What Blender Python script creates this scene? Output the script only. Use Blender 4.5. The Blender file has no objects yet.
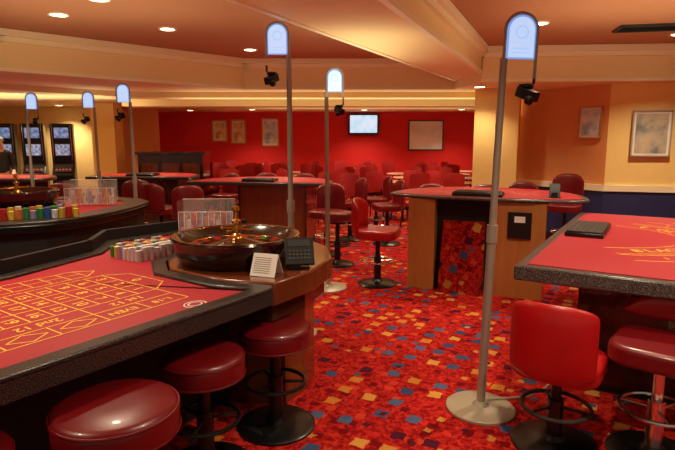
import bpy, math, random
from mathutils import Vector, Matrix
random.seed(7)
scene=bpy.context.scene
scene.view_settings.view_transform='Standard'
scene.view_settings.look='None'
COL=scene.collection
pi=math.pi
def S(r,g,b,a=1):
    f=lambda c:(c/255/12.92) if c/255<=0.04045 else ((c/255+0.055)/1.055)**2.4
    return (f(r),f(g),f(b),a)
# ---------------- materials
def mat(name,c,rough=.5,metal=0,var=.12,scale=8,emit=None,es=0,spec=.5,coat=0,alpha=1):
    m=bpy.data.materials.new(name);m.use_nodes=True
    nt=m.node_tree;b=nt.nodes['Principled BSDF']
    tc=nt.nodes.new('ShaderNodeTexCoord')
    n=nt.nodes.new('ShaderNodeTexNoise');n.inputs['Scale'].default_value=scale;n.inputs['Detail'].default_value=3
    nt.links.new(tc.outputs['Object'],n.inputs['Vector'])
    mx=nt.nodes.new('ShaderNodeMix');mx.data_type='RGBA'
    mx.inputs['A'].default_value=tuple(x*(1-var) for x in c[:3])+(1,)
    mx.inputs['B'].default_value=tuple(min(1,x*(1+var)) for x in c[:3])+(1,)
    nt.links.new(n.outputs['Fac'],mx.inputs['Factor'])
    nt.links.new(mx.outputs['Result'],b.inputs['Base Color'])
    b.inputs['Roughness'].default_value=rough;b.inputs['Metallic'].default_value=metal
    b.inputs['Specular IOR Level'].default_value=spec
    b.inputs['Coat Weight'].default_value=coat;b.inputs['Coat Roughness'].default_value=.08
    b.inputs['Alpha'].default_value=alpha
    if emit: 
        b.inputs['Emission Color'].default_value=emit;b.inputs['Emission Strength'].default_value=es
    return m
def wood(name,c1,c2,rough=.35,scale=3,ax=(1,1,.15),coat=.2):
    m=mat(name,c1,rough,coat=coat);nt=m.node_tree
    n=[x for x in nt.nodes if x.type=='TEX_NOISE'][0];n.inputs['Scale'].default_value=scale*5;n.inputs['Detail'].default_value=6
    mp=nt.nodes.new('ShaderNodeMapping');mp.inputs['Scale'].default_value=ax
    tc=[x for x in nt.nodes if x.type=='TEX_COORD'][0]
    nt.links.new(tc.outputs['Object'],mp.inputs['Vector']);nt.links.new(mp.outputs['Vector'],n.inputs['Vector'])
    mx=[x for x in nt.nodes if x.type=='MIX'][0]
    mx.inputs['A'].default_value=c1;mx.inputs['B'].default_value=c2
    return m
def speckle(name,c,c2,rough=.3):
    m=mat(name,c,rough,var=0,scale=220);nt=m.node_tree
    n=[x for x in nt.nodes if x.type=='TEX_NOISE'][0]
    mx=[x for x in nt.nodes if x.type=='MIX'][0]
    r=nt.nodes.new('ShaderNodeValToRGB');r.color_ramp.elements[0].position=.5;r.color_ramp.elements[1].position=.64
    nt.links.new(n.outputs['Fac'],r.inputs['Fac']);nt.links.new(r.outputs['Color'],mx.inputs['Factor'])
    mx.inputs['A'].default_value=c;mx.inputs['B'].default_value=c2
    return m
def carpet(name,plane='xy',rot=.5,dim=1.0):
    m=bpy.data.materials.new(name);m.use_nodes=True;nt=m.node_tree;N=nt.nodes;L=nt.links
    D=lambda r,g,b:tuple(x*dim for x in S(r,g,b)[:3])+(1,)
    b=N['Principled BSDF'];b.inputs['Roughness'].default_value=.95;b.inputs['Specular IOR Level'].default_value=.1
    tc=N.new('ShaderNodeTexCoord');src=tc.outputs['Object']
    if plane=='xz':
        sp=N.new('ShaderNodeSeparateXYZ');cb=N.new('ShaderNodeCombineXYZ')
        L.new(src,sp.inputs[0]);L.new(sp.outputs[0],cb.inputs[0]);L.new(sp.outputs[2],cb.inputs[1]);src=cb.outputs[0]
    nz=N.new('ShaderNodeTexNoise');nz.inputs['Scale'].default_value=26;L.new(src,nz.inputs['Vector'])
    sc=N.new('ShaderNodeVectorMath');sc.operation='MULTIPLY_ADD'
    L.new(nz.outputs['Color'],sc.inputs[0]);sc.inputs[1].default_value=(.036,.036,0);L.new(src,sc.inputs[2])
    def layer(prev,cell,off,cols,keep,half,r):
        mp=N.new('ShaderNodeMapping');mp.inputs['Rotation'].default_value=(0,0,r);mp.inputs['Scale'].default_value=(1/cell,1/cell,0);mp.inputs['Location'].default_value=(off[0],off[1],0)
        L.new(sc.outputs[0],mp.inputs['Vector'])
        fl=N.new('ShaderNodeVectorMath');fl.operation='FLOOR';L.new(mp.outputs[0],fl.inputs[0])
        fr=N.new('ShaderNodeVectorMath');fr.operation='SUBTRACT';L.new(mp.outputs[0],fr.inputs[0]);L.new(fl.outputs[0],fr.inputs[1])
        wn=N.new('ShaderNodeTexWhiteNoise');wn.noise_dimensions='3D';L.new(fl.outputs[0],wn.inputs['Vector'])
        jt=N.new('ShaderNodeVectorMath');jt.operation='MULTIPLY_ADD';L.new(wn.outputs['Color'],jt.inputs[0]);jt.inputs[1].default_value=(.34,.34,0);L.new(fr.outputs[0],jt.inputs[2])
        s2=N.new('ShaderNodeVectorMath');s2.operation='SUBTRACT';L.new(jt.outputs[0],s2.inputs[0]);s2.inputs[1].default_value=(.67,.67,0)
        ab=N.new('ShaderNodeVectorMath');ab.operation='ABSOLUTE';L.new(s2.outputs[0],ab.inputs[0])
        sx=N.new('ShaderNodeSeparateXYZ');L.new(ab.outputs[0],sx.inputs[0])
        mxm=N.new('ShaderNodeMath');mxm.operation='MAXIMUM';L.new(sx.outputs[0],mxm.inputs[0]);L.new(sx.outputs[1],mxm.inputs[1])
        lt=N.new('ShaderNodeMath');lt.operation='LESS_THAN';L.new(mxm.outputs[0],lt.inputs[0]);lt.inputs[1].default_value=half
        kp=N.new('ShaderNodeMath');kp.operation='LESS_THAN';L.new(wn.outputs['Value'],kp.inputs[0]);kp.inputs[1].default_value=keep
        ml=N.new('ShaderNodeMath');ml.operation='MULTIPLY';L.new(lt.outputs[0],ml.inputs[0]);L.new(kp.outputs[0],ml.inputs[1])
        rp=N.new('ShaderNodeValToRGB');cr=rp.color_ramp;cr.interpolation='CONSTANT'
        while len(cr.elements)<len(cols):cr.elements.new(.5)
        for i,c in enumerate(cols):
            cr.elements[i].position=keep*i/len(cols);cr.elements[i].color=c
        L.new(wn.outputs['Value'],rp.inputs['Fac'])
        mx=N.new('ShaderNodeMix');mx.data_type='RGBA';L.new(ml.outputs[0],mx.inputs['Factor']);L.new(prev,mx.inputs['A']);L.new(rp.outputs['Color'],mx.inputs['B'])
        return mx.outputs['Result']
    n1=N.new('ShaderNodeTexNoise');n1.inputs['Scale'].default_value=28;n1.inputs['Detail'].default_value=5;n1.inputs['Distortion'].default_value=1.0;L.new(src,n1.inputs['Vector'])
    r1=N.new('ShaderNodeValToRGB');r1.color_ramp.elements[0].color=D(134,10,16);r1.color_ramp.elements[0].position=.40;r1.color_ramp.elements[1].color=D(202,44,32);r1.color_ramp.elements[1].position=.62
    L.new(n1.outputs['Fac'],r1.inputs['Fac'])
    o=layer(r1.outputs['Color'],.10,(3.3,1.2),[D(204,60,38),D(116,10,20)],.36,.26,rot)
    o=layer(o,.172,(.3,.7),[D(58,70,108),D(206,144,66),D(80,94,128),D(198,120,48),D(80,20,42),D(204,134,58),D(66,80,116)],.64,.23,rot)
    o=layer(o,.15,(.83,.21),[D(74,86,122),D(84,24,42),D(198,134,62)],.32,.14,rot+.2)
    L.new(o,b.inputs['Base Color'])
    n3=N.new('ShaderNodeTexNoise');n3.inputs['Scale'].default_value=300;L.new(src,n3.inputs['Vector'])
    bp=N.new('ShaderNodeBump');bp.inputs['Strength'].default_value=.5;bp.inputs['Distance'].default_value=.006;L.new(n3.outputs['Fac'],bp.inputs['Height']);L.new(bp.outputs[0],b.inputs['Normal'])
    return m
def picmat(name,cols,scale=3):
    m=mat(name,(1,1,1,1),.4);nt=m.node_tree
    n=[x for x in nt.nodes if x.type=='TEX_NOISE'][0];n.inputs['Scale'].default_value=scale
    r=nt.nodes.new('ShaderNodeValToRGB')
    while len(r.color_ramp.elements)<len(cols):r.color_ramp.elements.new(.5)
    for i,c in enumerate(cols):
        r.color_ramp.elements[i].position=.35+.3*i/(len(cols)-1);r.color_ramp.elements[i].color=c
    nt.links.new(n.outputs['Fac'],r.inputs['Fac']);nt.links.new(r.outputs['Color'],nt.nodes['Principled BSDF'].inputs['Base Color'])
    return m
M={}
M['carpet']=carpet('carpet_pattern')
M['carpetv']=carpet('carpet_panel_shaded','xz',.4,.7)  # same carpet with colours darkened, painting in the shade on the kick panel
M['redwall']=mat('red_wall_paint',S(216,24,22),.7,var=.05)
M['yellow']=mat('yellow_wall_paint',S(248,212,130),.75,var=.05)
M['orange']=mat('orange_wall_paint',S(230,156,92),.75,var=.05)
M['brownwall']=mat('tan_wall_paint',S(248,208,132),.75,var=.1)
M['blue']=mat('blue_dado_paint',S(38,46,96),.6)
M['cream']=mat('cream_plaster',S(250,228,168),.8,var=.03)
M['pinkceil']=mat('ceiling_plaster',S(192,138,98),.85,var=.03)
M['trim']=mat('white_trim',S(254,242,200),.5,var=.03)
M['felt']=mat('red_felt',S(162,20,36),.55,var=.08,scale=200,spec=.45)
M['yel']=mat('yellow_print',S(255,190,70),.8)
M['whiteprint']=mat('pale_print',S(226,140,100),.8)
M['rim']=speckle('speckled_black_rim',S(22,19,20),S(104,92,88))
M['rimgrey']=speckle('speckled_grey_rim',S(44,38,38),S(140,128,122))
M['black']=mat('black_plastic',S(16,15,16),.3)
M['blackmatte']=mat('black_matte',S(12,10,10),.7)
M['redseat']=mat('red_vinyl',S(178,12,16),.36,var=.06,coat=.15)
M['darkseat']=mat('maroon_vinyl',S(108,9,16),.36,var=.06,coat=.18)
M['dining']=mat('red_upholstery',S(172,22,26),.7,var=.1)
M['chrome']=mat('chrome',S(215,210,205),.2,1)
M['steel']=mat('brushed_steel',S(172,164,150),.38,.5)
M['beige']=mat('beige_enamel',S(180,166,144),.4,.2)
M['goldframe']=mat('gold_frame',S(206,150,70),.4,.3)
M['wood']=wood('honey_wood',S(158,94,44),S(198,130,68))
M['dwood']=wood('dark_wood',S(40,17,10),S(74,36,18),.2,coat=.5)
M['bowlwood']=wood('black_brown_lacquer',S(24,11,8),S(44,20,11),.15,coat=.6)
M['mwood']=wood('mahogany_wood',S(88,40,18),S(126,64,32),.25,coat=.4)
M['gold']=mat('polished_brass',S(225,172,84),.2,1)
M['green']=mat('green_enamel',S(20,110,50),.4)
M['rednum']=mat('red_enamel',S(150,18,16),.35)
M['white']=mat('white_plastic',S(236,230,222),.4)
M['acrylic']=mat('clear_acrylic',S(245,235,230),.08,alpha=.10)
M['sign']=mat('lit_sign_face',S(190,214,240),.3,emit=S(176,208,246),es=.95)
M['signblue']=mat('blue_sign_border',S(110,150,220),.3,emit=S(130,172,240),es=.7)
M['lamp']=mat('lamp_glow',(1,1,1,1),.3,emit=S(255,242,208),es=11)
M['tv']=picmat('tv_picture',[S(90,150,200),S(190,220,240),S(240,244,250)],6)
b=M['tv'].node_tree.nodes['Principled BSDF'];b.inputs['Emission Color'].default_value=S(190,226,250);b.inputs['Emission Strength'].default_value=.9
M['panel']=picmat('pale_panel',[S(214,224,228),S(236,242,244),S(250,252,252)],1.5)
M['pic1']=picmat('muted_landscape_print',[S(100,112,112),S(180,172,150),S(206,186,150)],4)
M['pic2']=picmat('warm_print',[S(250,224,160),S(230,190,120),S(170,120,80)],5)
M['pic3']=picmat('pale_print_blue',[S(244,240,232),S(206,220,226),S(140,170,190)],5)
M['skin']=mat('skin',S(214,158,128),.55,var=.05)
M['hair']=mat('grey_hair',S(150,142,134),.8,scale=60,var=.3)
M['navy']=mat('dark_shirt',S(36,32,40),.8)
M['tabletop']=mat('pale_tabletop',S(200,146,116),.3)
M['grey']=mat('grey_metal',S(60,56,54),.5,.3)
M['keys']=mat('grey_keys',S(110,102,98),.6)
M['lcd']=mat('dark_display',S(36,40,42),.6)
M['slotscreen']=picmat('slot_screen',[S(40,60,110),S(120,160,210),S(220,232,245)],12)
b=M['slotscreen'].node_tree.nodes['Principled BSDF'];b.inputs['Emission Color'].default_value=S(110,150,210);b.inputs['Emission Strength'].default_value=.45
M['slotreel']=picmat('slot_reels',[S(60,60,130),S(150,180,220),S(240,240,240)],16)
b=M['slotreel'].node_tree.nodes['Principled BSDF'];b.inputs['Emission Color'].default_value=S(130,160,210);b.inputs['Emission Strength'].default_value=.4
M['slotred']=mat('slot_glow_red',S(200,60,40),.3,emit=S(220,90,50),es=.5)
chipcols={'white':S(236,228,228),'pink':S(222,150,160),'lilac':S(166,154,200),'orange':S(230,140,70),'green':S(60,150,84),'yellow':S(232,200,70),'blue':S(60,100,190),'red':S(204,40,40)}
def chipmat(n,c):
    m=mat('chip_'+n,c,.45,scale=20);nt=m.node_tree
    w=nt.nodes.new('ShaderNodeTexWave');w.bands_direction='Z';w.inputs['Scale'].default_value=48
    tc=[x for x in nt.nodes if x.type=='TEX_COORD'][0];nt.links.new(tc.outputs['Object'],w.inputs['Vector'])
    mx=[x for x in nt.nodes if x.type=='MIX'][0];mx.inputs['A'].default_value=tuple(x*.55 for x in c[:3])+(1,);mx.inputs['B'].default_value=c
    nt.links.new(w.outputs['Fac'],mx.inputs['Factor']);return m
for k,c in chipcols.items(): M['chip_'+k]=chipmat(k,c)
# ---------------- geometry
def box(cx,cy,cz,sx,sy,sz):
    V=[(cx+i*sx/2,cy+j*sy/2,cz+k*sz/2) for i in(-1,1) for j in(-1,1) for k in(-1,1)]
    return V,[(0,1,3,2),(4,6,7,5),(0,4,5,1),(2,3,7,6),(0,2,6,4),(1,5,7,3)]
def J(*gs):
    V=[];F=[]
    for v,f in gs:
        o=len(V);V+=v;F+=[tuple(i+o for i in q) for q in f]
    return V,F
def T(g,loc=(0,0,0),rz=0,rx=0,ry=0,sc=1):
    m=Matrix.Translation(loc)@Matrix.Rotation(rz,4,'Z')@Matrix.Rotation(ry,4,'Y')@Matrix.Rotation(rx,4,'X')@Matrix.Scale(sc,4)
    return [tuple(m@Vector(v)) for v in g[0]],g[1]
def lathe(p,n=32,c=(0,0)):
    V=[];F=[];R=[]
    for r,z in p:
        if r<1e-6: R.append([len(V)]);V.append((c[0],c[1],z))
        else:
            R.append(list(range(len(V),len(V)+n)))
            V+=[(c[0]+r*math.cos(2*pi*i/n),c[1]+r*math.sin(2*pi*i/n),z) for i in range(n)]
    for a,b in zip(R,R[1:]):
        for i in range(n):
            j=(i+1)%n
            if len(a)==1 and len(b)==1: continue
            if len(a)==1: F.append((a[0],b[j],b[i]))
            elif len(b)==1: F.append((a[i],a[j],b[0]))
            else: F.append((a[i],a[j],b[j],b[i]))
    return V,F
def cyl(r,z0,z1,n=24,c=(0,0),r2=None):
    r2=r if r2 is None else r2
    return lathe([(0,z0),(r,z0),(r2,z1),(0,z1)],n,c)
def area(p): return sum(p[i][0]*p[(i+1)%len(p)][1]-p[(i+1)%len(p)][0]*p[i][1] for i in range(len(p)))/2
def ccw(p): return list(p) if area(p)>0 else list(reversed(p))
def prism(p,z0,z1):
    p=ccw(p);n=len(p)
    V=[(x,y,z0) for x,y in p]+[(x,y,z1) for x,y in p]
    return V,[tuple(reversed(range(n))),tuple(range(n,2*n))]+[(i,(i+1)%n,n+(i+1)%n,n+i) for i in range(n)]
def inset(p,d):
    p=ccw(p);n=len(p);o=[]
    for i in range(n):
        a=Vector(p[i-1]);b=Vector(p[i]);c=Vector(p[(i+1)%n])
        e1=(b-a).normalized();e2=(c-b).normalized()
        n1=Vector((-e1.y,e1.x));n2=Vector((-e2.y,e2.x));m=(n1+n2);m.normalize()
        k=d/max(.35,m.dot(n1));q=b+m*k;o.append((q.x,q.y))
    return o
def ringp(po,pin,z0,z1):
    n=len(po)
    V=[(x,y,z0) for x,y in po]+[(x,y,z1) for x,y in po]+[(x,y,z0) for x,y in pin]+[(x,y,z1) for x,y in pin]
    F=[]
    for i in range(n):
        j=(i+1)%n
        F+=[(i,j,n+j,n+i),(n+i,n+j,3*n+j,3*n+i),(2*n+i,3*n+i,3*n+j,2*n+j),(i,2*n+i,2*n+j,j)]
    return V,F
def smoothpoly(p,it=2):
    for _ in range(it):
        q=[]
        for i in range(len(p)):
            a=p[i];b=p[(i+1)%len(p)]
            q+=[(a[0]*.75+b[0]*.25,a[1]*.75+b[1]*.25),(a[0]*.25+b[0]*.75,a[1]*.25+b[1]*.75)]
        p=q
    return p
def tube(pts,r,n=10,closed=False):
    P=[Vector(p) for p in pts];V=[];F=[];m=len(P)
    up=Vector((0,0,1));prev=None
    for i,p in enumerate(P):
        if closed: t=(P[(i+1)%m]-P[i-1])
        else: t=(P[min(i+1,m-1)]-P[max(i-1,0)])
        t.normalize()
        if prev is None:
            a=t.cross(up) if abs(t.dot(up))<.95 else t.cross(Vector((1,0,0)))
        else: a=prev-t*prev.dot(t)
        a.normalize();prev=a;b=t.cross(a)
        rr=r[i] if isinstance(r,(list,tuple)) else r
        V+=[tuple(p+(a*math.cos(2*pi*k/n)+b*math.sin(2*pi*k/n))*rr) for k in range(n)]
    for i in range(m if closed else m-1):
        for k in range(n):
            a=i*n+k;b=i*n+(k+1)%n;c=((i+1)%m)*n+(k+1)%n;d=((i+1)%m)*n+k
            F.append((a,b,c,d))
    if not closed: F+=[tuple(reversed(range(n))),tuple(range((m-1)*n,m*n))]
    return V,F
def torus(R,r,z,n=28,m=8): return tube([(R*math.cos(2*pi*i/n),R*math.sin(2*pi*i/n),z) for i in range(n)],r,m,True)
def strip(pts,w,z0,z1):
    gs=[]
    for a,b in zip(pts,pts[1:]):
        d=Vector((b[0]-a[0],b[1]-a[1]));L=d.length;ang=math.atan2(d.y,d.x)
        gs.append(T(box(L/2,0,(z0+z1)/2,L+w*.6,w,z1-z0),(a[0],a[1],0),rz=ang))
    return J(*gs)
def obj(name,g,m,parent=None,bevel=0,smooth=True,label=None,subd=0,kind=None,seg=2):
    me=bpy.data.meshes.new(name);me.from_pydata([tuple(v) for v in g[0]],[],g[1]);me.update()
    o=bpy.data.objects.new(name,me);COL.objects.link(o)
    ms=m if isinstance(m,list) else [m]
    for x in ms: me.materials.append(x)
    if smooth:
        for p in me.polygons:p.use_smooth=True
        if not subd:
            me.set_sharp_from_angle(angle=math.radians(38))
    if bevel:
        b=o.modifiers.new('bevel','BEVEL');b.width=bevel;b.segments=seg;b.limit_method='ANGLE';b.angle_limit=math.radians(40)
    if subd:
        s=o.modifiers.new('subd','SUBSURF');s.levels=subd;s.render_levels=subd
    if parent: o.parent=parent
    if label:o['label']=label
    if kind:o['kind']=kind
    return o
def thing(name,label,cat,loc=(0,0,0),rz=0,group=None,tilt=None):
    e=bpy.data.objects.new(name,None);COL.objects.link(e);e.empty_display_size=.1
    e.location=loc;e.rotation_euler=(tilt[0] if tilt else 0,tilt[1] if tilt else 0,rz)
    e['label']=label;e['category']=cat
    if group:e['group']=group
    return e
def top(o,label,cat,group=None):
    o['label']=label;o['category']=cat
    if group:o['group']=group
    return o
def dup(root,loc,rz=0,label=None,name=None,tilt=None):
    def rec(o,par):
        c=o.copy();COL.objects.link(c)
        if par: c.parent=par
        for ch in o.children: rec(ch,c)
        return c
    r=rec(root,None);r.location=loc;r.rotation_euler=(tilt[0] if tilt else 0,tilt[1] if tilt else 0,rz)
    if label:r['label']=label
    return r
_tc={}
def text(s,size,x,y,rz,z=0):
    if s not in _tc:
        cu=bpy.data.curves.new('t','FONT');cu.body=s;cu.size=1;cu.align_x='CENTER';cu.align_y='CENTER';cu.resolution_u=3;cu.offset=.012
        o=bpy.data.objects.new('t',cu);COL.objects.link(o);bpy.context.view_layer.update()
        me=bpy.data.meshes.new_from_object(o.evaluated_get(bpy.context.evaluated_depsgraph_get()))
        _tc[s]=([tuple(v.co) for v in me.vertices],[tuple(p.vertices) for p in me.polygons])
        bpy.data.objects.remove(o);bpy.data.meshes.remove(me)
    return T(_tc[s],(x,y,z),rz=rz,sc=size)
def line(a,b,w,z):
    d=Vector((b[0]-a[0],b[1]-a[1]));L=d.length
    return T(([(0,-w/2,0),(L,-w/2,0),(L,w/2,0),(0,w/2,0)],[(0,1,2,3)]),(a[0],a[1],z),rz=math.atan2(d.y,d.x))
# ---------------- room
def struct(name,g,m,**k): return obj(name,g,m,kind='structure',smooth=False,**k)
struct('floor',box(-1.5,7,-.05,18,19.4,.1),M['carpet'])
struct('ceiling',box(-1.5,7,2.85,18,19.4,.1),M['pinkceil'])
low=[(-9.5,1.0),(-3.8,6.3),(-1.44,8.6),(1.8,8.6),(1.95,7.5),(7,7.1),(7,16),(-10,16),(-10,1)]
struct('trim_1',prism(low,2.35,2.799),M['cream'])
struct('trim_2',prism([(-2.1,-2),(1.95,7.55),(1.87,8.65),(-3.6,-2)],2.46,2.798),M['cream'])
struct('trim_3',box(.6,11,2.285,9.6,.5,.13),M['cream'])
def seg(a,b,n,z0,z1,w,m=M['trim']): return struct('trim_%d'%n,strip([a,b],w,z0,z1),m)
k=4
for a,b in [((-9.5,1.0),(-3.8,6.3)),((-3.8,6.3),(-1.44,8.6)),((-1.44,8.6),(1.8,8.6)),((1.95,7.5),(6.9,7.1)),((-2.1,-2),(1.95,7.55)),((-3.6,-2),(1.83,8.5))]:
    seg(a,b,k,2.72,2.795,.2);k+=1
    seg(a,b,k,2.66,2.72,.10);k+=1
    lo=2.45 if a[1]==-2 else 2.34
    seg(a,b,k,lo,lo+.04,.05);k+=1
seg((-8.5,4.6),(-3.6,9.3),k,2.27,2.352,.5,M['cream']);k+=1
seg((-3.6,9.3),(2.3,9.3),k,2.26,2.351,.35,M['cream']);k+=1
struct('wall_back',box(.35,15.55,1.175,13,.1,2.35),M['redwall'])
struct('wall_left_back',box(-7.8,13.05,1.175,4.4,.1,2.35),M['brownwall'])
struct('wall_left_return',box(-5.65,14.3,1.175,.1,2.5,2.35),M['yellow'])
struct('wall_left',box(-9.95,7,1.4,.1,18,2.8),M['orange'])
W1=((3.85,7.8),(6.5,7.12));W2=((3.0,9.0),(3.85,7.8))
def wallseg(name,a,b,m,z0=.88):
    d=Vector((b[0]-a[0],b[1]-a[1]));n=Vector((-d.y,d.x)).normalized()
    q=[a,b,(b[0]+n.x*.12,b[1]+n.y*.12),(a[0]+n.x*.12,a[1]+n.y*.12)]
    struct('wall_'+name,prism(q,0,2.36),m)
    off=[(p[0]-n.x*.01,p[1]-n.y*.01) for p in (a,b)]
    struct('wall_dado_'+name,strip(off,.012,0,z0-.03),M['blue'])
    global k
    seg(off[0],off[1],k,z0-.04,z0+.05,.06);k+=1
    struct('baseboard_'+name,strip(off,.04,0,.12),M['dwood'])
wallseg('right',W1[0],W1[1],M['yellow'])
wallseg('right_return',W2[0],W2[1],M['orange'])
struct('wall_red_return',box(4.6,9.05,1.175,3.2,.1,2.35),M['redwall'])
struct('wall_right_back',box(6.2,12.3,1.175,.1,6.5,2.35),M['redwall'])
struct('wall_right_side',box(6.55,2.9,1.4,.1,8.6,2.8),M['yellow'])
struct('baseboard_back',box(.35,15.48,.07,12,.03,.14),M['dwood'])
struct('wall_column',prism([(2.15,8.65),(2.78,8.42),(2.98,8.95),(2.35,9.17)],0,2.36),M['yellow'],bevel=.01)
struct('wall_column.001',box(-5.05,12.05,1.175,.5,.5,2.35),M['yellow'],bevel=.01)
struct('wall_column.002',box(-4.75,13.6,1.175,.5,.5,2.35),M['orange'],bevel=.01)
# ---------------- downlights
dl=thing('downlight','round recessed ceiling downlight with white ring','light',(-2.76,5.6,2.8),group='recessed ceiling downlights')
obj('trim_ring',ringp([(.1*math.cos(2*pi*i/24),.1*math.sin(2*pi*i/24)) for i in range(24)],[(.078*math.cos(2*pi*i/24),.078*math.sin(2*pi*i/24)) for i in range(24)],-.012,.0),M['trim'],dl)
obj('lamp_lens',cyl(.078,-.006,-.001),M['lamp'],dl,label='glowing warm lamp lens')
lights=[(-2.76,5.6,2.8,1),(-2.1,5.0,2.8,0),(-1.2,7.7,2.8,1),(2.15,6.0,2.8,1),(-1.9,6.3,2.8,0),(1.75,3.6,2.8,1),(3.4,4.3,2.8,1),(.7,1.6,2.8,1),(2.6,1.8,2.8,1),(-1.5,3.4,2.8,1),(-3.2,2.8,2.8,1),(-2.3,1.2,2.8,1),(4.0,6.6,2.8,1),(.3,7.3,2.8,1),
 (-3.4,9.8,2.35,1),(-5.3,9.2,2.35,1),(-1.0,9.8,2.35,1),(1.4,9.8,2.35,1),(-2.2,14.2,2.35,1),(.7,14.4,2.35,1),(3.2,14.2,2.35,1),(-4.6,7.4,2.35,1),(-6.6,10.6,2.35,1),(-6.3,12.5,2.35,1),(1.0,12.2,2.35,1),(3.9,14.6,2.35,0),(-3.9,14.6,2.35,0),(2.1,8.2,2.35,1)]  # includes added fittings: off-frame ones for lighting, one brightening the left back wall
for i,(x,y,z,on) in enumerate(lights):
    if i: dup(dl,(x,y,z))
    if on:
        L=bpy.data.lights.new('spot','SPOT');L.energy=145 if z>2.5 else (150 if y>12 else (50 if y==8.2 else 105));L.color=(1,.84,.58);L.spot_size=math.radians(122);L.spot_blend=.8;L.shadow_soft_size=.05
        o=bpy.data.objects.new('downlight_lamp',L);COL.objects.link(o);o.location=(x,y,z-.03)
for (x,y,z,sx,sy,en) in [(-2.3,4.4,2.0,2.2,3.0,22),(2.9,4.4,2.0,2.0,3.0,25),(.3,9.6,1.95,6,1.2,32),(-5.2,9.6,1.95,3,2,30),(1.0,13,1.95,6,2,24),(.2,5.6,2.0,.8,2.0,9)]:  # unseen area lamps added mid-room to brighten ceiling and beams
    L=bpy.data.lights.new('ceiling_fill','AREA');L.shape='RECTANGLE';L.size=sx;L.size_y=sy;L.energy=en;L.color=(1,.86,.56)
    o=bpy.data.objects.new('added_ceiling_fill',L);COL.objects.link(o);o.location=(x,y,z);o.rotation_euler=(pi,0,0)
w=bpy.data.worlds.new('w');scene.world=w;w.use_nodes=True
w.node_tree.nodes['Background'].inputs[0].default_value=(1,.84,.62,1);w.node_tree.nodes['Background'].inputs[1].default_value=.27
# vent
v=thing('air_vent','dark slatted rectangular air-conditioning vent in the ceiling','vent',(3.5,6.2,2.8),-.2)
obj('vent_frame',J(box(0,.16,-.012,.8,.03,.024),box(0,-.16,-.012,.8,.03,.024),box(.39,0,-.012,.03,.3,.024),box(-.39,0,-.012,.03,.3,.024)),M['grey'],v)
obj('vent_slats',J(*[T(box(0,0,0,.76,.03,.004),(0,-.13+.043*i,-.012),rx=.5) for i in range(7)],box(0,0,-.002,.76,.3,.002)),M['blackmatte'],v)
# ---------------- pole
def cam_pole(loc,h,mir,tilt,rz=0,label='slim grey metal pole with arched lit sign and small camera'):
    e=thing('camera_pole',label,'pole',loc,rz,tilt=(0,tilt))
    s=mir
    obj('base',lathe([(0,0),(.2,0),(.2,.012),(.19,.02),(.05,.028),(.035,.05),(0,.05)],40),M['beige'],e,label='round beige metal base plate')
    z1=h-.23
    obj('pole',J(cyl(.025,.04,1.05,16),cyl(.031,1.0,1.1,16),cyl(.02,1.1,z1,16)),M['steel'],e)
    cx=s*.085
    arch=[(cx-.085,z1-.02),(cx-.085,z1+.15)]+[(cx+.085*math.cos(a),z1+.15+.085*math.sin(a)) for a in [pi-pi*i/12 for i in range(1,12)]]+[(cx+.085,z1+.15),(cx+.085,z1-.1)]
    obj('sign_frame',tube([(x,0,z) for x,z in arch],.009,8),M['steel'],e)
    ins=[(cx-.074,z1),(cx-.074,z1+.15)]+[(cx+.074*math.cos(a),z1+.15+.074*math.sin(a)) for a in [pi-pi*i/12 for i in range(1,12)]]+[(cx+.074,z1+.15),(cx+.074,z1)]
    def pr(pp,t):
        V,F=prism(pp,-t/2,t/2);return [(x,z2,y) for x,y,z2 in V],F
    obj('sign_border',pr(ins,.02),M['signblue'],e,label='blue illuminated border of the sign')
    cz=z1+.09
    obj('sign_face',pr([((x-cx)*.9+cx,(z-cz)*.92+cz) for x,z in ins],.028),M['sign'],e,label='pale glowing sign face')
    ring=[line((cx+.032*math.cos(t),z1+.135+.032*math.sin(t)),(cx+.032*math.cos(t+.55),z1+.135+.032*math.sin(t+.55)),.003,0) for t in [2*pi*i/12 for i in range(12)]]
    ring+=[line((cx-.045,z1+.03+j*.02),(cx+.045,z1+.03+j*.02),.002,0) for j in range(2)]
    rg=J(*ring);obj('sign_emblem',([(x,-.0148,y) for x,y,_ in rg[0]],rg[1]),M['signblue'],e,smooth=False)
    bx=cx+s*.085
    obj('camera_arm',tube([(bx,0,z1-.08),(bx,0,z1-.12),(bx-s*.02,-.02,z1-.15)],.008,8),M['black'],e)
    g=J(T(box(0,0,0,.06,.12,.055),(bx-s*.04,-.03,z1-.185),rz=s*.5,rx=.35),T(cyl(.022,0,.03,16),(bx-s*.065,-.1,z1-.22),rx=1.9,rz=s*.5),T(cyl(.04,0,.02,16),(bx-s*.04,0,z1-.15)))
    obj('camera_body',g,M['black'],e,bevel=.005)
    return e
p1=cam_pole((.845,2.99,0),2.23,1,.022)
obj('power_cable',tube([(.02,.02,.04),(.10,.06,.035),(.2,.1,.02),(.32,.14,.012),(.46,.24,.012),(.62,.42,.012)],.007,8),M['beige'],p1,label='thin cable running from the pole base')
cam_pole((-.1,5.62,0),2.28,1,-.006)
cam_pole((-.37,4.25,0),2.44,-1,0)
cam_pole((-3.66,8.3,0),2.28,-1,0)
cam_pole((-2.68,7.14,0),2.28,-1,0)
cam_pole((-4.6,8.15,0),2.25,1,0)
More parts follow.
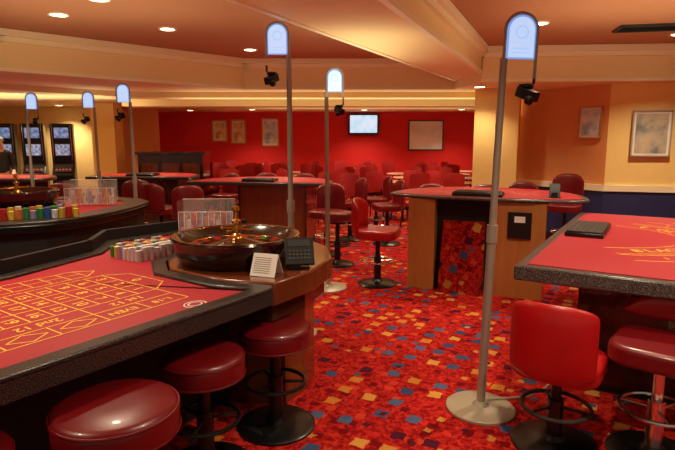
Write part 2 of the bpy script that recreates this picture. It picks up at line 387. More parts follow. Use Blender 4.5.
# ---------------- stools
def round_seat(r,z,t=.12):
    return lathe([(0,z-t),(r*.9,z-t),(r*.985,z-t+.01),(r,z-t+.03),(r,z-.045),(r*.99,z-.025),(r*.95,z-.01),(r*.88,z-.002),(r*.3,z+.002),(0,z+.002)],44)
def stool(loc,z,rz=0,m='redseat',r=.2,label='round backless bar stool with red vinyl seat',base='black'):
    e=thing('bar_stool',label,'stool',loc,rz)
    obj('seat',round_seat(r,z),M[m],e,label='thick round vinyl cushion')
    obj('seat_piping',J(torus(r*.985,.005,z-.022,44,6),torus(r*.995,.005,z-.105,44,6)),M[m],e)
    obj('seat_plate',cyl(r*.6,z-.145,z-.118),M['blackmatte'],e)
    obj('column',J(cyl(.028,.03,z-.12,18),cyl(.04,.03,.3,18)),M['black' if base=='black' else 'chrome'],e)
    obj('foot_ring',J(torus(.16,.011,.26),*[tube([(0,0,.26),(.16*math.cos(a),.16*math.sin(a),.26)],.008,6) for a in (0,2*pi/3,4*pi/3)]),M['chrome' if base!='black' else 'black'],e)
    obj('base',lathe([(0,0),(.215,0),(.215,.012),(.2,.022),(.06,.035),(.045,.06),(0,.06)],40),M[base],e)
    return e
def back_pad(w,z0,z1,yb,R=.3,t=.06,drop=.09):
    nu,nv=12,6;V=[];F=[]
    half=w/2/R
    for s in (0,1):
        for j in range(nv+1):
            for i in range(nu+1):
                a=-1+2*i/nu;f=j/nv
                edge=abs(a)**3
                zt=z1-drop*edge;zb=z0+drop*.5*edge
                puff=(1-abs(a)**4)*(1-(2*f-1)**4)
                rr=R+(-1 if s else 1)*(t*.2+t*.3*puff)
                th=a*half
                V.append((rr*math.sin(th),yb+R-rr*math.cos(th),zb+(zt-zb)*f))
    n=(nv+1)*(nu+1);W=nu+1
    for j in range(nv):
        for i in range(nu):
            a=j*W+i;F.append((a,a+1,a+W+1,a+W));F.append((n+a,n+a+W,n+a+W+1,n+a+1))
    for i in range(nu):
        F.append((i,n+i,n+i+1,i+1));a=nv*W+i;F.append((a,a+1,n+a+1,n+a))
    for j in range(nv):
        a=j*W;F.append((a,a+W,n+a+W,n+a));a=j*W+nu;F.append((a,n+a,n+a+W,a+W))
    return V,F
def rpoly(w,d,r=.08,n=5):
    P=[]
    for cx,cy,a0 in ((w/2-r,d/2-r,0),(-w/2+r,d/2-r,pi/2),(-w/2+r,-d/2+r,pi),(w/2-r,-d/2+r,1.5*pi)):
        P+=[(cx+r*math.cos(a0+pi/2*i/n),cy+r*math.sin(a0+pi/2*i/n)) for i in range(n+1)]
    return P
def bstool(loc,z,bt,rz=0,m='redseat',w=.44,label='red vinyl bar stool with low curved back',base='black',b0=None,drop=.09,R=.3,mb=None,ringm='chrome'):
    e=thing('bar_chair',label,'stool',loc,rz)
    obj('seat',prism(rpoly(w,w*.95,.12),z-.1,z),M[m],e,bevel=.025,seg=4,label='padded vinyl seat')
    b0=z-.06 if b0 is None else b0
    obj('backrest',back_pad(w*1.06,b0,bt,-w*.55,drop=drop,R=R),M[mb or m],e,subd=1,label='curved padded vinyl backrest')
    obj('column',J(cyl(.026,.03,z-.09,18),cyl(.04,.03,z*.5,18)),M['chrome' if base=='chrome' else 'black'],e)
    obj('foot_ring',J(torus(.17,.011,z*.42),*[tube([(0,0,z*.42),(.17*math.cos(a),.17*math.sin(a),z*.42)],.008,6) for a in (0,2*pi/3,4*pi/3)]),M[ringm],e)
    obj('base',lathe([(0,0),(.215,0),(.215,.012),(.2,.022),(.06,.035),(.045,.06),(0,.06)],40),M['black'],e)
    return e
stool((-.34,2.80,0),.59,m='darkseat',r=.195)
stool((-.63,2.40,0),.59,.4,m='darkseat',r=.195)
stool((-.79,1.80,0),.65,.8,m='darkseat',r=.22)
stool((-1.22,1.50,0),.62,.2,m='darkseat',r=.21)
bstool((1.13,2.62,0),.50,.815,-.62,b0=.42,drop=.05,w=.43,R=.27,ringm='grey',label='bright red vinyl chair on pedestal beside the felt table')
bstool((1.585,2.51,0),.60,.78,math.radians(140),base='chrome',b0=.64,label='dark red vinyl bar stool with chrome column',m='darkseat',mb='redseat')
# ---------------- roulette table
SD=(.569,.822);DD=(-.822,.569)
B0=(-.31,2.72)
def W(s,d,z=0): return (B0[0]+s*SD[0]+d*DD[0],B0[1]+s*SD[1]+d*DD[1],z)
RA=math.atan2(.822,.569)
rt=thing('roulette_table','large roulette table with red felt layout and speckled black rim','table',W(0,0),RA)
ZT=.80
feltp=[(-3,0),(-.04,0),(.0,.04),(-.1,.3),(-.1,.75),(.05,.97),(.3,1.03),(1.15,1.03),(1.22,1.4),(.95,1.83),(.25,1.92),(-.06,1.62),(-.7,1.44),(-3,1.4)]
woodp=[(.01,.03),(.35,.04),(.7,.15),(.98,.38),(1.13,.7),(1.15,1.02),(.31,1.02),(.06,.96),(-.09,.75),(-.09,.3)]
feltp=ccw(feltp);woodp=ccw(woodp)
obj('table_top',prism(feltp,ZT-.07,ZT),M['rim'],rt,smooth=False,label='speckled black table top slab')
fi=inset(feltp,.085)
obj('rim',ringp(feltp,fi,ZT-.001,ZT+.022),M['rim'],rt,bevel=.008,label='speckled black padded rim')
obj('felt',prism(fi,ZT,ZT+.004),M['felt'],rt,smooth=False,label='red felt playing surface')
obj('back_guard',strip([(-3,1.41),(-.7,1.45),(-.06,1.63),(.25,1.93),(.95,1.84),(1.22,1.42)],.035,ZT-.07,ZT+.1),M['blackmatte'],rt,label='raised black guard rail')
obj('wheel_surround',prism(woodp,ZT-.1,ZT+.03),M['mwood'],rt,bevel=.012,label='polished wood surround for the wheel')
obj('wheel_apron',prism(inset(woodp,.05),ZT-.2,ZT-.1),M['dwood'],rt,smooth=False)
obj('end_cabinet',prism(smoothpoly([(.15,.17),(.6,.22),(.95,.5),(1.0,1.0),(.15,1.0)],1),0,ZT-.1),M['mwood'],rt,smooth=False,label='curved brown wood end cabinet')
obj('body',prism([(-2.7,.5),(.1,.5),(.1,1.15),(-2.7,1.15)],0,ZT-.07),M['blackmatte'],rt,smooth=False,label='black table base')
g=[];z=ZT+.0055;lw=.0065
x1=-.36;pit=.105;c0=.52;cw=.165
rows=12
for i in range(rows+1): g.append(line((x1-i*pit,c0),(x1-i*pit,c0+3*cw),lw,z))
for j in range(4): g.append(line((x1,c0+j*cw),(x1-rows*pit,c0+j*cw),lw,z))
g+= [line((x1,c0),(x1+.12,c0+.1),lw,z),line((x1+.12,c0+.1),(x1+.12,c0+3*cw-.1),lw,z),line((x1+.12,c0+3*cw-.1),(x1,c0+3*cw),lw,z),text('0',.08,x1+.055,c0+1.5*cw,-pi/2,z)]
for n in range(36):
    r=n//3;c=n%3
    g.append(text(str(n+1),.08,x1-(r+.5)*pit,c0+(c+.5)*cw,-pi/2,z))
for j,d in enumerate((c0-.12,c0-.25)):
    g.append(line((x1,d),(x1-rows*pit,d),lw,z))
for i in range(4): g.append(line((x1-i*4*pit,c0),(x1-i*4*pit,c0-.12),lw,z))
for i in range(7): g.append(line((x1-i*2*pit,c0-.12),(x1-i*2*pit,c0-.25),lw,z))
for i,s in enumerate(('1st 12','2nd 12','3rd 12')): g.append(text(s,.07,x1-(i*4+2)*pit,c0-.06,pi,z))
for i,s in enumerate(('1-18','EVEN','','','ODD','19-36')):
    X=x1-(i*2+1)*pit;Y=c0-.185
    if s:g.append(text(s,.06,X,Y,pi,z))
    else:
        q=[(X-.08,Y),(X,Y-.05),(X+.08,Y),(X,Y+.05)]
        g+=[line(q[a],q[(a+1)%4],lw,z) for a in range(4)]
for c in range(3): 
    X=x1-rows*pit-.06;g.append(text('2-1',.06,X,c0+(c+.5)*cw,-pi/2,z))
g+=[line((x1-rows*pit-.12,c0),(x1-rows*pit-.12,c0+3*cw),lw,z)]+[line((x1-rows*pit,c0+c*cw),(x1-rows*pit-.12,c0+c*cw),lw,z) for c in range(4)]
y0,y1=c0+3*cw+.05,c0+3*cw+.22;xa,xb=x1-.05,x1-rows*pit
g+=[line((xa,y0),(xb,y0),lw,z),line((xa,y1),(xb,y1),lw,z),line((xa,(y0+y1)/2),(xb,(y0+y1)/2),.005,z),line((xa,y0),(xa+.09,(y0+y1)/2),lw,z),line((xa+.09,(y0+y1)/2),(xa,y1),lw,z)]
g+=[line((xa-i*.1,y0),(xa-i*.1,y1),.005,z) for i in range(13)]
obj('layout_markings',J(*g),M['yel'],rt,smooth=False,label='yellow printed betting grid and numbers')
g=[]
for R in (1,.62):
    g+=[line((-.42+.055*R*math.cos(a),.15+.045*R*math.sin(a)),(-.42+.055*R*math.cos(a+.4),.15+.045*R*math.sin(a+.4)),.007,z) for a in [i*pi/8 for i in range(16)]]
obj('layout_emblem',J(*g),M['white'],rt,smooth=False,label='small white round emblem printed on the felt')
# wheel
def wheel(loc,rz=0,r=.39,label='roulette wheel in dark wood bowl with brass turret'):
    e=thing('roulette_wheel',label,'roulette wheel',loc,rz)
    k=r/.39
    P=lambda l:[(a*k,b*k) for a,b in l]
    obj('bowl',lathe(P([(0,0),(.33,0),(.345,.01),(.375,.06),(.388,.10),(.39,.125),(.382,.137),(.372,.137),(.358,.125),(.335,.10),(.292,.08),(.288,.05),(0,.05)]),64),M['bowlwood'],e,label='dark polished wooden bowl')
    obj('brass_rim',J(torus(.364*k,.003*k,.131*k,64,6),torus(.291*k,.004*k,.083*k,64,6)),M['gold'],e)
    o=obj('number_ring',lathe(P([(.288,.083),(.245,.073)]),37),[M['rednum'],M['black'],M['green']],e,smooth=False,label='ring of red and black numbered pockets')
    for i,p in enumerate(o.data.polygons): p.material_index=2 if i==0 else 1+(i%2)*-1
    obj('pocket_ring',J(lathe(P([(.245,.073),(.245,.05),(.19,.05),(.185,.08)]),37),*[T(box(.217*k,0,.065*k,.055*k,.003,.02*k),rz=2*pi*i/37) for i in range(37)]),M['gold'],e)
    obj('rotor',lathe(P([(.187,.08),(.1,.1),(.045,.115),(0,.118)]),48),M['dwood'],e,label='polished wood cone')
    obj('turret',J(lathe(P([(0,.11),(.045,.112),(.04,.125),(.018,.14),(.015,.185),(.03,.195),(.03,.207),(.012,.217),(.012,.25),(.024,.262),(.02,.28),(0,.29)]),20),*[T(J(tube([(0,0,.165*k),(.1*k,0,.16*k)],.005,8),T(lathe([(0,-.013),(.011,-.006),(.013,0),(.011,.006),(0,.013)],12),(.1*k,0,.16*k))),rz=pi/2*i+.3) for i in range(4)]),M['gold'],e,label='brass turret with four spoke handles')
    return e
wl=wheel(W(.317,.61,ZT+.0305),RA,.40)
wl.scale=(1,1,1.15)
# chips
def chipstack(x,y,z,h,c,r=.021,group='casino chip stacks on the roulette table',lab=None):
    n=max(2,int(h/.0042));P=[(0,0)]
    for i in range(0,n):
        a=i*h/n;P+=[(r*.95,a+h/n*.08),(r,a+h/n*.3),(r,a+h/n*.8),(r*.95,a+h/n*.98)]
    P.append((0,h))
    o=obj('chip_stack',lathe(P,16),M['chip_'+c]);o.location=(x,y,z);top(o,lab or (c+' casino chips in a neat stack on red felt'),'casino chips',group);return o
cache={}
def cstack(x,y,z,h,c,**k):
    key=(round(h,3),c,k.get('r'))
    if key in cache:
        o=cache[key].copy();COL.objects.link(o);o.location=(x,y,z)
        if 'group' in k:o['group']=k['group']
        if 'lab' in k:o['label']=k['lab']
    else: o=cache[key]=chipstack(x,y,z,h,c,**k)
    return o
for i in range(9):
    for j in range(7):
        c='white' if j<3 else ('pink','blue','lilac','green','orange','yellow','white','yellow','green')[(i*3+j*5)%9]
        h=(.085,.09,.08,.085,.08,.075,.085)[j]-(.012 if (i+j)%3==0 else 0)
        x,y,_=W(-.02+i*.046,1.145+j*.045);cstack(x,y,ZT+.0045,h,c)
# leaflet and terminal
lf=thing('leaflet','white folded information leaflet propped against the wheel','leaflet',W(.065,.17,ZT+.0325),-.35)
obj('leaflet_page',J(T(box(0,0,.065,.15,.003,.13),(0,0,0),rx=-.45),T(box(0,0,.061,.15,.003,.124),(0,.11,0),rx=.45)),M['white'],lf)
obj('leaflet_print',J(*[T(box(-.01,-.0022,.02+.012*i,.1,.001,.003),(0,0,0),rx=-.45) for i in range(8)]),M['keys'],lf)
kp=thing('betting_terminal','black keypad terminal tilted on the wooden surround','terminal',W(.335,.125,ZT+.031),.15)
obj('stand',J(box(0,.02,.006,.12,.07,.012),tube([(0,.03,.01),(0,.03,.08)],.012,8)),M['black'],kp)
obj('casing',T(box(0,0,0,.17,.022,.17),(0,.0,.10),rx=-.6),M['blackmatte'],kp,bevel=.006)
obj('display',T(box(0,-.0122,.05,.13,.002,.04),(0,.0,.10),rx=-.6),M['lcd'],kp)
obj('keys',T(J(*[box(-.055+.022*i,-.0125,.0-.022*j,.014,.003,.011) for i in range(6) for j in range(3)]),(0,.0,.10),rx=-.6),M['grey'],kp)
# acrylic racks
def rack(loc,rz,cols,w=.5,h=.3,n=9):
    e=thing('chip_rack','clear acrylic rack holding coloured chips','chip rack',loc,rz)
    obj('rack_panels',J(box(0,-.1,h/2*.7,w,.006,h*.7),box(0,.1,h/2,w,.006,h),box(-w/2,0,h/2,.006,.2,h),box(w/2,0,h/2,.006,.2,h),box(0,0,.005,w,.2,.01),*[box(-w/2+w*i/n,0,h*.4,.005,.2,h*.7) for i in range(1,n)]),M['acrylic'],e,smooth=False)
    obj('rack_edges',J(*[box(0,y,zz,w,.005,.004) for y,zz in ((-.1,h*.7),(.1,h))],*[box(-w/2+w*i/n,-.1,h*.35,.003,.003,h*.7) for i in range(n+1)]),M['white'],e,smooth=False,label='bright polished acrylic edges')
    for i in range(n):
        c=cols[i%len(cols)]
        for j in range(2):
            obj('chip_column',cyl(.019,.01,.06+.14*((i*7+j*3)%5)/5,14,(-w/2+w*(i+.5)/n,-.05+.1*j)),M['chip_'+c],e)
    return e
rack(W(.88,1.5,ZT+.024),RA-.9,['pink','white','red','lilac','orange'],.42,.27)
# ---------------- generic blackjack table
def bj(loc,rz,w,dep,h,outline=None,body=None,label='blackjack table with red felt top and wooden body',wm='wood',arc=True,rimt=.05,tm='whiteprint',lw=.006,tz=1,rm='rim'):
    e=thing('blackjack_table',label,'table',loc,rz)
    P=outline or [(-w/2,0),(w/2,0)]+[(w/2*math.cos(a)**.75 if math.cos(a)>0 else -w/2*abs(math.cos(a))**.75,.12+(dep-.12)*math.sin(a)) for a in [pi*i/20 for i in range(0,21)]]
    P=ccw(P)
    obj('table_top',prism(P,h-rimt,h),M[rm],e,bevel=.01,label='dark speckled table edge')
    obj('felt',prism(inset(P,.06),h,h+.005),M['felt'],e,smooth=False,label='red felt playing surface')
    bx0,bx1,by0,by1=body or (-w*.36,w*.36,.06,dep*.55)
    obj('body',box((bx0+bx1)/2,(by0+by1)/2,(h-rimt)/2+.03,bx1-bx0,by1-by0,h-rimt-.06),M[wm],e,smooth=False,label='wooden cabinet body')
    obj('plinth',box((bx0+bx1)/2,(by0+by1)/2,.03,bx1-bx0-.06,by1-by0-.06,.06),M['blackmatte'],e,smooth=False)
    for x in (bx0+.015,bx1-.015): obj('corner_strip',box(x,by0-.005,(h-rimt)/2,.03,.02,h-rimt-.01),M['dwood'],e)
    gz=h+.0065;g=[]
    ts=min(dep,1.1)*tz
    for k,(txt,R,sz) in enumerate((('BLACKJACK PAYS 3 TO 2',dep*.505,.08*ts),('INSURANCE PAYS 2 TO 1',dep*.66,.06*ts))):
        st=2.0/len(txt)
        for i,ch in enumerate(txt):
            th=pi/2-1.0+st*(i+.5)
            if ch!=' ':g.append(text(ch,sz,R*math.cos(th)*w/dep/2,.05+R*math.sin(th),math.atan2(math.cos(th)*dep*2/w*.5+math.cos(th)*.5,-math.sin(th)),gz))
    for R in (.44,.57,.6,.72):
        for i in range(24):
            a=pi/2-1.15+2.3*i/24;b2=a+2.3/24;q=lambda t:(dep*R*math.cos(t)*w/dep/2,.05+dep*R*math.sin(t))
            g.append(line(q(a),q(b2),lw,gz))
    if arc:
      for i in range(7):
        a=pi/2-1.0+2*i/6;X=dep*.84*math.cos(a)*w/dep/2;Y=.03+dep*.84*math.sin(a)
        q=[(-.045,-.06),(.045,-.06),(.045,.06),(-.045,.06)];c,s=math.cos(a-pi/2),math.sin(a-pi/2)
        q=[(X+u*c-v2*s,Y+u*s+v2*c) for u,v2 in q]
        g+=[line(q[k],q[(k+1)%4],lw,gz) for k in range(4)]
    obj('layout_markings',J(*g),M[tm],e,smooth=False,label='pale printed arcs and lettering')
    return e
def tray(loc,rz,w=.5):
    e=thing('chip_tray','black lidded chip tray on red felt','chip tray',loc,rz)
    obj('tray_base',box(0,0,.015,w,.26,.03),M['black'],e,bevel=.006)
    obj('tray_lid',J(box(0,0,.036,w*.96,.24,.012),*[box(0,-.1+.04*i,.043,w*.9,.006,.004) for i in range(6)]),M['grey'],e,bevel=.002)
    return e
RX=math.atan2(-.855,-.52)
out=[(-1.33,0),(1.33,0),(1.33,.85),(1.2,1.3),(.8,1.65),(.3,1.8),(-.3,1.8),(-.8,1.65),(-1.2,1.3),(-1.33,.85)]
rb=bj((1.69,4.12,0),RX,2.66,1.8,.87,outline=out,body=(-.9,.82,.3,1.0),wm='dwood',label='large card table with pinkish red felt beside bar stools',rimt=.085,tm='yel',lw=.009,tz=1.25,rm='rimgrey')
def loc2(e0,rz,x,y,z): return (e0[0]+x*math.cos(rz)-y*math.sin(rz),e0[1]+x*math.sin(rz)+y*math.cos(rz),z)
tray(loc2((1.69,4.12),RX,-.1,.22,.876),RX,w=.6)
MA=math.radians(-22)
ML=(1.42,5.34)
w2,dp=2.0,1.3
mo=[(-1.0,.22),(-.9,.11),(-.75,.05),(-.45,.01),(0,0),(.45,.01),(.75,.05),(.9,.11),(1.0,.22)]+[(1.0*math.cos(a)**.8 if math.cos(a)>0 else -abs(math.cos(a))**.8,.28+(dp-.28)*math.sin(a)) for a in [pi*i/20 for i in range(1,20)]]
mb=bj((ML[0],ML[1],0),MA,w2,dp,1.0,outline=mo,body=(-.74,.62,.20,.8),label='blackjack table with honey wood body and patterned carpet panel',rimt=.03,rm='rimgrey')
for x0,x1b in ((-.74,-.46),(.12,.62)):
    obj('front_pedestal',box((x0+x1b)/2,.12,.483,x1b-x0,.15,.966),M['wood'],mb,smooth=False,bevel=.004,label='honey wood pedestal panel')
obj('recess_back',box(-.17,.185,.483,.58,.03,.966),M['blackmatte'],mb,smooth=False,label='dark recess between the pedestals')
g=[(-.40,-.03,0),(.06,-.03,0),(.04,.11,.74),(-.38,.11,.74),(-.40,.01,0),(.06,.01,0),(.04,.15,.74),(-.38,.15,.74)]
pf=[(3,2,1,0),(4,5,6,7),(0,1,5,4),(1,2,6,5),(2,3,7,6),(3,0,4,7)]
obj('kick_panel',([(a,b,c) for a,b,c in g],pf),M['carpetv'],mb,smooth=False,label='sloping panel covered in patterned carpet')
obj('notice_plate',box(.38,.036,.74,.22,.02,.26),M['black'],mb,label='black plate on the cabinet')
obj('notice_label',box(.38,.024,.80,.1,.004,.06),M['white'],mb)
tray(loc2(ML,MA,-.05,.22,1.006),MA,w=.5)
cs=thing('card_shoe','small black card shoe standing on the felt','card shoe',loc2(ML,MA,.68,.3,1.006),MA)
obj('shoe_body',([(-.05,-.1,0),(.05,-.1,0),(.05,.1,0),(-.05,.1,0),(-.05,-.04,.08),(.05,-.04,.08),(.05,.1,.13),(-.05,.1,.13)],[(3,2,1,0),(4,5,6,7),(0,1,5,4),(1,2,6,5),(2,3,7,6),(3,0,4,7)]),M['blackmatte'],cs,bevel=.004)
obj('shoe_card',box(0,-.102,.03,.06,.003,.05),M['blackmatte'],cs)
bstool((.44,5.80,0),.62,.95,-pi/2-.3,m='redseat',w=.48,label='red bar stool with high curved back')
bj((-1.2,7.95,0),math.radians(-10),2.2,1.3,.95,wm='mwood',body=(-.3,.75,.06,.7),label='blackjack table with mahogany cabinet and red felt')
bj((-3.4,9.2,0),math.radians(-6),1.9,1.2,.95,wm='dwood',label='dark bodied blackjack table with red felt')
bj((-5.6,8.7,0),math.radians(0),1.7,1.1,.95,wm='dwood',label='dark bodied blackjack table beside standing player')
tray(loc2((-1.2,7.95),math.radians(-10),0,.2,.956),math.radians(-10))
tray(loc2((-3.4,9.2),math.radians(-6),0,.2,.956),math.radians(-6))
# left roulette table
t2=thing('roulette_table','angular black roulette table with stacked coloured chips','table',(0,0,0))
p2=smoothpoly([(-2.15,5.75),(-2.3,4.95),(-2.6,4.55),(-4.6,3.75),(-5.8,4.9),(-4.6,6.6),(-2.9,6.8),(-2.2,6.4)],1);p2=ccw(p2)
ZL=.85
obj('table_top',prism(p2,ZL-.08,ZL),M['black'],t2,bevel=.015,label='glossy black table top')
i2=inset(p2,.24)
obj('rim',ringp(p2,i2,ZL-.001,ZL+.02),M['rim'],t2,bevel=.006,label='wide speckled black rim')
obj('felt',prism(i2,ZL,ZL+.005),M['felt'],t2,smooth=False)
obj('apron',prism(inset(p2,.06),ZL-.3,ZL-.08),M['blackmatte'],t2,smooth=False)
obj('base',prism(inset(p2,.35),0,ZL-.3),M['dwood'],t2,smooth=False)
obj('wheel_plinth',cyl(.46,ZL,ZL+.03,40,(-3.45,5.8)),M['dwood'],t2)
wheel((-3.45,5.8,ZL+.0305),.3,.41).scale=(1,1,1.1)
cl=['green','yellow','blue','orange','white','green','yellow','lilac','red']
for i in range(15):
    f=i/14
    X=-3.15+.74*f;Y=4.62+.31*f
    for j in range(3):
        c=cl[(i*2+j*5)%9]
        cstack(X-j*.04,Y+.066*j,ZL+.0215,(.09,.075,.10)[(i*2+j)%3],c,r=.027,group='coloured chip stacks on the black table',lab=c+' chips stacked near the black table edge')
rack((-2.72,5.95,ZL+.022),.1,['white','pink','orange','white','lilac'],.5,.26)
# stools around far tables
rs=bstool((-.15,7.35,0),.62,.98,2.8,m='darkseat',label='red bar stool beside the far card table')
rs['group']='bar stools at far tables'
bars=[(.2,8.5,1.9),(-2.05,7.35,.3),(-2.55,7.75,-.4),(-2.15,8.75,-1.2),(-3.9,7.75,.2),(-4.1,7.1,.5),(-.6,9.55,pi),(-1.3,9.75,pi),(-2.0,9.6,pi-.5),(1.2,7.25,2.6),(1.95,7.1,2.9),(.75,8.1,1.8),(-3.1,8.35,.3),(.65,9.0,1.7),(2.6,7.6,2.7)]
for x,y,a in bars: dup(rs,(x,y,0),a)
bstool((3.2,7.55,0),.68,1.1,2.6,m='darkseat',label='tall dark red bar stool against the orange wall')
stool((.0,6.75,0),.68,m='darkseat',label='backless dark red bar stool near the aisle')
# dining area
ch=thing('dining_chair','red upholstered dining chair with rounded back','chair',(0,11,0),group='red dining chairs in the seating area')
obj('seat',prism(rpoly(.42,.42,.08,3),.40,.47),M['dining'],ch,bevel=.015)
obj('backrest',back_pad(.38,.60,1.0,-.2,R=.5,t=.045,drop=.04),M['dining'],ch,subd=0)
for sx in (-1,1):
    for sy in (-1,1):
        obj('leg',tube([(sx*.17,sy*.16,.4),(sx*.2,sy*.2,0)],.013,6),M['black'],ch)
    obj('back_post',tube([(sx*.15,-.19,.42),(sx*.15,-.2,.66)],.012,6),M['black'],ch)
dt=thing('dining_table','round pale topped table on black pedestal','table',(0,11,0),group='tables in the seating area')
obj('table_top',lathe([(0,.71),(.31,.71),(.33,.725),(.31,.74),(0,.74)],32),M['tabletop'],dt)
obj('pedestal',J(cyl(.035,.02,.71,12),cyl(.2,0,.02,24,r2=.18)),M['black'],dt)
ca,sa=math.cos(-.2),math.sin(-.2);tabs=[]
for i in range(-4,5):
    for j in range(-3,4):
        u,v2=i*1.42+(.0 if j%2 else .3),j*1.36
        x=1.3+u*ca-v2*sa;y=12.4+u*sa+v2*ca
        if -3.0<x<5.3 and 10.15<y<14.75 and not(x<-2.0 and y<12.9): tabs.append((x,y))
for ti,(x,y) in enumerate(tabs):
    if ti==0: dt.location=(x,y,0)
    else: dup(dt,(x,y,0))
first=True;placed=[]
def tryc(px,py,rz,dc,dtb):
    global first
    if py>15.1 or py<9.5 or px>5.7 or px<-3.4 or any(math.hypot(px-u,py-v2)<dc for u,v2 in placed) or any(math.hypot(px-u,py-v2)<dtb for u,v2 in tabs) or (px<-2.5 and py<12.75) or (px<-1.95 and py<10.7): return
    if any(math.hypot(px-q[0],py-q[1])<.58 for q in bars) or math.hypot(px-2.6,py-8.8)<.75 or (px>2.7 and py<9.6): return
    placed.append((px,py))
    if first: ch.location=(px,py,0);ch.rotation_euler[2]=rz;first=False
    else: dup(ch,(px,py,0),rz)
for x,y in tabs:
    for q in range(4):
        a=pi/4-.2+q*pi/2+random.uniform(-.06,.06);tryc(x+.6*math.cos(a),y+.6*math.sin(a),a+pi/2+random.uniform(-.08,.08),.59,.57)
for _ in range(4000): 
    px,py=random.uniform(-3.2,5.6),random.uniform(9.6,15.1)
    t=min(tabs,key=lambda q:math.hypot(px-q[0],py-q[1]));a=math.atan2(py-t[1],px-t[0])
    tryc(px,py,a+pi/2,.60,.6)
# counter
ct=thing('reception_counter','dark wood counter with raised top','counter',(-3.6,12.0,0))
obj('body',box(0,0,.63,1.4,.6,1.26),M['dwood'],ct,smooth=False)
obj('counter_top',box(0,0,1.29,1.5,.7,.06),M['dwood'],ct,bevel=.01)
for i in range(3): obj('panel',box(-.45+.45*i,-.305,.62,.36,.02,.9),M['mwood'],ct,bevel=.006)
# slots
sl=thing('slot_machine','upright dark slot machine with pale bluish screens','slot machine',(-5.98,11.9,0),.35,group='slot machines along the wall')
obj('cabinet',([(-.22,-.34,0),(.22,-.34,0),(.22,.2,0),(-.22,.2,0),(-.22,-.34,.85),(.22,-.34,.85),(.22,-.12,1.02),(-.22,-.12,1.02),(-.22,-.2,1.92),(.22,-.2,1.92),(.22,.2,1.92),(-.22,.2,1.92)],[(0,1,5,4),(4,5,6,7),(7,6,9,8),(8,9,10,11),(3,11,10,2),(1,2,10,9,6,5),(0,4,7,8,11,3),(3,2,1,0)]),M['black'],sl,smooth=False,bevel=.03)
obj('upper_screen',T(box(0,0,0,.28,.02,.22),(0,-.19,1.72),rx=.08),M['slotscreen'],sl,bevel=.004)
obj('lower_screen',T(box(0,0,0,.28,.02,.24),(0,-.155,1.36),rx=.08),M['slotreel'],sl,bevel=.004)
for x in (-.18,.18): obj('side_trim',T(box(x,0,0,.014,.02,.8),(0,-.17,1.5),rx=.08),M['chrome'],sl)
obj('button_deck',T(box(0,0,0,.34,.22,.03),(0,-.23,.95),rx=.62),M['grey'],sl,bevel=.004)
for i in range(5): obj('button',T(cyl(.018,0,.015,10),(-.13+.065*i,-.28,.935),rx=.62),M['slotred'],sl)
obj('belly_panel',box(0,-.345,.45,.30,.012,.5),M['grey'],sl)
for i in range(1,5): dup(sl,(-5.98-.63*i,11.9,0),.35)
# pictures
def frame(loc,rz,w,h,m,fm='dwood',label='framed print hanging on the wall',name='framed_picture',cat='picture',mt=.05,t=.03):
    e=thing(name,label,cat,loc,rz)
    obj('frame',J(box(0,-.015,h/2-t/2,w,.03,t),box(0,-.015,-h/2+t/2,w,.03,t),box(-w/2+t/2,-.015,0,t,.03,h),box(w/2-t/2,-.015,0,t,.03,h)),M[fm],e,smooth=False)
    if mt:obj('mount',box(0,-.006,0,w-t,.008,h-t),M['white'],e,smooth=False)
    obj('picture',box(0,-.012,0,w-2*t-2*mt,.008,h-2*t-2*mt),M[m],e,smooth=False)
    return e
frame((4.37,7.63,1.66),-.251,.5,.64,'pic1',fm='beige',t=.018,mt=.03,label='pale framed muted landscape print on yellow wall')
frame((3.69,8.0,1.82),math.radians(-54.7),.36,.46,'pic3',fm='goldframe',t=.018,mt=.03,label='small framed pale print on orange wall')
frame((-3.33,15.5,1.82),0,.42,.6,'pic2',fm='goldframe',t=.04,mt=.03,label='gold framed cream print on red wall')
frame((-2.8,15.5,1.80),0,.42,.68,'pic2',fm='goldframe',t=.04,mt=.03,label='gold framed tan print on red wall')
frame((-1.9,15.5,1.78),0,.48,.78,'pic3',fm='goldframe',t=.03,label='framed pale blue print on red wall')
frame((2.5,15.5,1.70),0,1.0,.85,'panel',fm='grey',mt=0,t=.035,label='large pale dark framed panel on red wall',name='wall_panel',cat='panel')
tv=thing('television','wall mounted flat television showing a bright picture','television',(.73,15.4,2.0),0)
obj('casing',box(0,0,0,.86,.08,.58),M['black'],tv,bevel=.01)
obj('screen',box(0,-.042,.01,.76,.01,.48),M['tv'],tv,smooth=False)
obj('bracket',box(0,.07,0,.2,.08,.2),M['black'],tv)
# person
def skinmesh(name,V,E,Rr,m,par,sub=2):
    me=bpy.data.meshes.new(name);me.from_pydata(V,E,[]);o=bpy.data.objects.new(name,me);COL.objects.link(o);me.materials.append(m)
    s=o.modifiers.new('skin','SKIN');s.use_smooth_shade=True
    for i,sv in enumerate(me.skin_vertices[0].data):
        sv.radius=Rr[i] if isinstance(Rr[i],tuple) else (Rr[i],Rr[i]);sv.use_root=(i==0)
    u=o.modifiers.new('sub','SUBSURF');u.levels=sub;u.render_levels=sub;o.parent=par;return o
pe=thing('person','person with grey hair and dark clothes standing at a table','person',(-6.48,10.45,0),.7)
pe.scale=(.96,.96,.96)
V=[(0,0,.93),(0,0,1.1),(0,.01,1.25),(0,0,1.38),(0,-.01,1.45),(0,-.03,1.53),(0,-.035,1.62)]
E=[(i,i+1) for i in range(6)];R=[(.15,.11),(.13,.1),(.15,.105),(.11,.08),.055,(.075,.088),(.07,.08)]
def add(p,fr,r): V.append(p);R.append(r);E.append((fr,len(V)-1));return len(V)-1
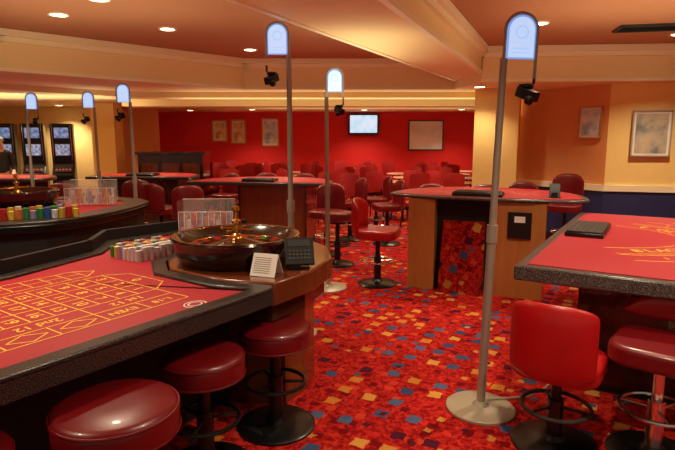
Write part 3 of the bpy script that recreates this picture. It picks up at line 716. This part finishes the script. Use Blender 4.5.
for s in (-1,1):
    a=add((s*.1,0,.82),0,.085);a=add((s*.1,-.01,.48),a,.058);a=add((s*.1,.02,.1),a,.04);a=add((s*.11,-.12,.04),a,(.04,.03))
    a=add((s*.17,0,1.36),3,.055);a=add((s*.23,0,1.1),a,.042);a=add((s*.18,-.22,.99),a,.034);a=add((s*.16,-.29,.985),a,(.035,.018))
    for f in range(4):
        q=add((s*.16+(f-1.5)*.02,-.35-.008*(f in(1,2)),.98),a,.009);add((s*.16+(f-1.5)*.022,-.385-.01*(f in(1,2)),.965),q,.008)
    add((s*.12,-.32,.975),a,.009)
skinmesh('body',V,E,R,M['skin'],pe)
V=[(0,0,.93),(0,0,1.1),(0,.01,1.25),(0,0,1.40)];E=[(0,1),(1,2),(2,3)];R=[(.17,.13),(.155,.12),(.17,.12),(.12,.09)]
for s in (-1,1):
    a=add((s*.17,0,1.36),3,.068);a=add((s*.23,0,1.1),a,.055);a=add((s*.19,-.18,1.005),a,.046)
skinmesh('shirt',V,E,R,M['navy'],pe)
V=[(0,0,.95)];E=[];R=[(.165,.125)]
for s in (-1,1):
    a=add((s*.1,0,.82),0,.1);a=add((s*.1,-.01,.48),a,.072);a=add((s*.1,.02,.08),a,.06)
skinmesh('trousers',V,E,R,M['blackmatte'],pe)
def ell(c,r,n=16):
    g=lathe([(math.sin(pi*i/10),-math.cos(pi*i/10)) for i in range(11)],n)
    return [(c[0]+x*r[0],c[1]+y*r[1],c[2]+z*r[2]) for x,y,z in g[0]],g[1]
obj('hair',J(ell((0,.0,1.625),(.088,.098,.085)),ell((0,.04,1.57),(.082,.06,.09))),M['hair'],pe,label='short grey hair')
obj('face_features',J(ell((-.03,-.115,1.585),(.012,.008,.007)),ell((.03,-.115,1.585),(.012,.008,.007)),ell((0,-.115,1.535),(.022,.008,.006))),M['black'],pe)
obj('nose',ell((0,-.125,1.562),(.012,.018,.022)),M['skin'],pe)
# camera
cam=bpy.data.cameras.new('cam');co=bpy.data.objects.new('camera',cam);COL.objects.link(co)
co.location=(0,0,1.57);co.rotation_euler=(math.radians(90-8.95),0,0);cam.lens=28.8;cam.sensor_width=36;cam.clip_start=.05
scene.camera=co
